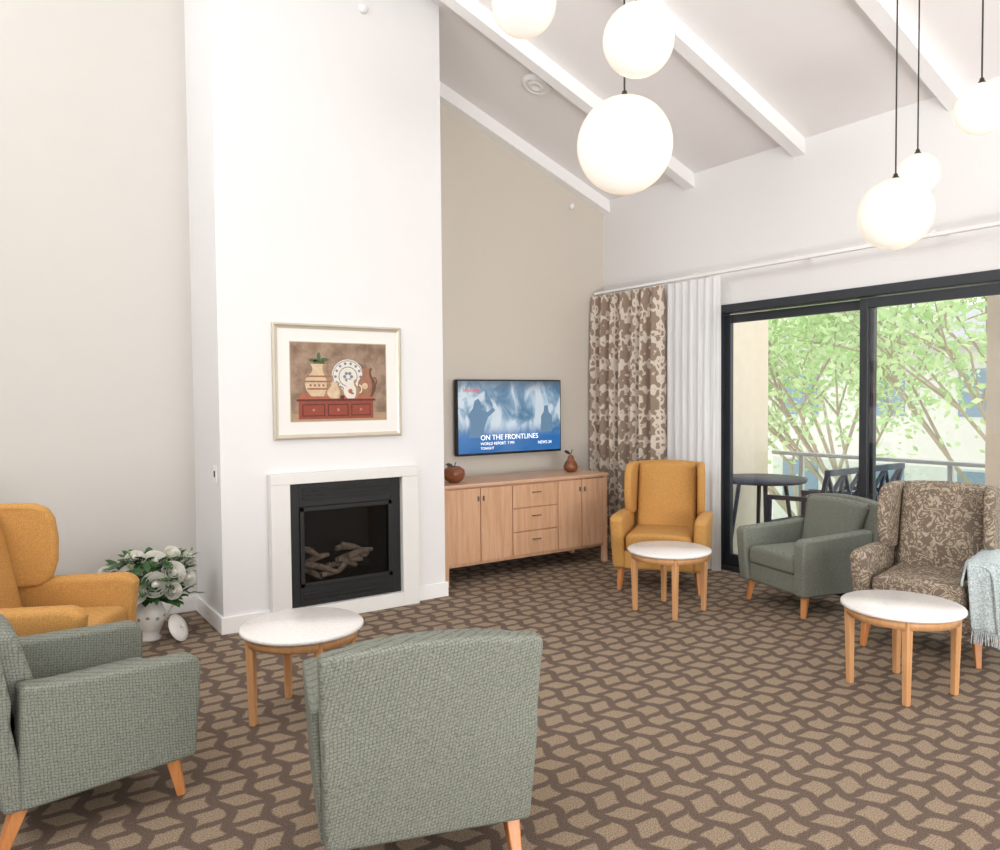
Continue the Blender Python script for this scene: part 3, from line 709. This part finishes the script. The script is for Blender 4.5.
def ochair(loc,rz):
    e=empty('outdoor_chair',loc,rz)
    bm=bmesh.new()
    for s in (-1,1):
        addtaper(bm,(s*0.24,0.24,-0.02),(s*0.24,0.22,0.45),0.024,0.024); addtaper(bm,(s*0.24,0.22,0.45),(s*0.24,0.32,0.88),0.024,0.022)
        addtaper(bm,(s*0.24,-0.24,-0.02),(s*0.24,-0.22,0.64),0.022,0.022); addtaper(bm,(s*0.24,-0.24,0.64),(s*0.24,0.27,0.66),0.026,0.026)
    addtaper(bm,(-0.25,0.32,0.88),(0.25,0.32,0.88),0.032,0.032); addtaper(bm,(-0.24,0.24,0.54),(0.24,0.24,0.54),0.026,0.026)
    addtaper(bm,(-0.23,0.245,0.55),(0.0,0.31,0.87),0.018,0.018); addtaper(bm,(0.0,0.245,0.55),(-0.23,0.31,0.87),0.018,0.018)
    addtaper(bm,(0.23,0.245,0.55),(0.0,0.31,0.87),0.018,0.018); addtaper(bm,(0.0,0.245,0.55),(0.23,0.31,0.87),0.018,0.018)
    addtaper(bm,(0.0,0.245,0.55),(0.0,0.31,0.87),0.018,0.018)
    for k in range(7): addbox(bm,(-0.24,-0.24+0.068*k,0.42),(0.24,-0.185+0.068*k,0.44))
    fin('frame',bm,M_navy,e)
ochair((5.74,3.90,0),pi); ochair((6.33,3.90,0),pi)
# ground, neighbouring building and trees
box('ground',(6.8,-30,-3.3),(60,40,-3.2),plain('ground_grass',(205,208,180),0.9,var=0.1,scale=0.5))
def building():
    e=empty('neighbouring_building',(24,12,-3.2))
    mb=plain('building_render',(206,204,200),0.8,var=0.03); mw=plain('building_window',(120,140,160),0.3); mr=plain('building_roof',(160,160,164),0.7)
    box('block',(0,-9,0),(6,9,6.2),mb,e)
    prism('roof',[(-0.6,6.2),(6.6,6.2),(3,7.6)],-9.5,9.5,mr,e,axis='y')
    boxes('windows',[((-0.03,-8+3*k,1+3*l),(0.02,-6.6+3*k,2.4+3*l)) for k in range(6) for l in range(2)],mw,e)
building()
M_bark=plain('bark',(160,148,130),0.9,var=0.1); 
def leafmat(name,c,c2):
    t=NT(name); co=t.coord(); n=t.noise(co,3,3)
    cc=t.mix(t.smooth(n,0.3,0.7),lin(c),lin(c2))
    d=t.n.new('ShaderNodeBsdfDiffuse'); tl=t.n.new('ShaderNodeBsdfTranslucent'); t.l.new(cc,d.inputs[0]); t.l.new(cc,tl.inputs[0])
    m=t.n.new('ShaderNodeMixShader'); m.inputs[0].default_value=0.5; t.l.new(d.outputs[0],m.inputs[1]); t.l.new(tl.outputs[0],m.inputs[2]); t.l.new(m.outputs[0],t.out.inputs[0]); return t.m
M_leaf=leafmat('foliage',(162,194,134),(210,224,182))
def tree(loc,h,seed,dens=26,r0=0.07):
    rnd=random.Random(seed); e=empty('garden_tree',loc)
    bm=bmesh.new(); lf=bmesh.new(); tips=[]
    def grow(p,d,r,L,depth):
        q=p+d*L; addtaper(bm,p,q,r,r*0.7,6)
        if depth<=3: tips.append(q)
        if depth==0: return
        for k in range(3 if depth>2 else 2):
            nd=(d+Vector((rnd.uniform(-.8,.8),rnd.uniform(-.8,.8),rnd.uniform(-.35,.5)))*0.85).normalized()
            grow(q,nd,r*0.66,L*0.78,depth-1)
    grow(Vector((0,0,0)),Vector((0,0,1)),r0,h*0.33,5)
    for tp in tips:
        for k in range(dens):
            c=tp+Vector((rnd.gauss(0,.4),rnd.gauss(0,.4),rnd.gauss(0,.32)))
            q=Euler((rnd.uniform(0,6),rnd.uniform(0,6),rnd.uniform(0,6))).to_matrix(); s=rnd.uniform(0.04,0.085)
            lf.faces.new([lf.verts.new(c+q@Vector(v)*s) for v in ((0,-1,0),(0.5,0,0.1),(0,1,0),(-0.5,0,0.1))])
    fin('trunk_and_branches',bm,M_bark,e); fin('foliage',lf,M_leaf,e)
tree((11.0,6.4,-3.2),6.2,1,40); tree((13.0,9.0,-3.2),6.5,2,30); tree((13.0,5.2,-3.2),6.8,3,30); tree((16.5,10.5,-3.2),8.5,4,32); tree((17.5,6.5,-3.2),8.5,5,32); tree((11.5,3.6,-3.2),6.5,6,40)

# ---------------------------------------------------------------- light
w=bpy.data.worlds.new('world'); sc.world=w; w.use_nodes=True
bg=w.node_tree.nodes['Background']; bg.inputs[0].default_value=(0.95,0.97,1.0,1); bg.inputs[1].default_value=2.5
def area(name,loc,rot,sx,sy,p,c=(1,1,1)):
    l=bpy.data.lights.new(name,'AREA'); l.shape='RECTANGLE'; l.size=sx; l.size_y=sy; l.energy=p; l.color=c
    o=bpy.data.objects.new(name,l); COL.objects.link(o); o.location=loc; o.rotation_euler=rot
area('clerestory_daylight',(X0+0.05,1.9,4.7),(0,-pi/2,0),2.4,6.4,118,(0.985,0.985,1.0))
area('rear_fill',(1.5,Y0+0.05,1.4),(pi/2,0,0),4.8,2.3,84,(1.0,0.98,0.96))  # added soft fill from behind the camera, set at the unseen rear opening
area('ceiling_fill',(1.5,-1.9,0.7),(math.radians(150),0,math.radians(-20)),1.6,1.0,142,(1.0,0.98,0.965))  # added fill lamp, out of view, aimed upward to brighten the ceiling
# ---------------------------------------------------------------- camera
cam=bpy.data.cameras.new('camera'); co=bpy.data.objects.new('camera',cam); COL.objects.link(co)
cam.sensor_fit='HORIZONTAL'; cam.sensor_width=36; cam.lens=27.83; cam.clip_start=0.05
co.location=(0,0,1.5)
pt=math.radians(-2.07)
d=Vector((0.558*math.cos(pt),0.830*math.cos(pt),math.sin(pt)))
q=d.to_track_quat('-Z','Y')
co.rotation_mode='QUATERNION'
co.rotation_quaternion=q@Euler((0,0,math.radians(-0.5))).to_quaternion()
sc.camera=co
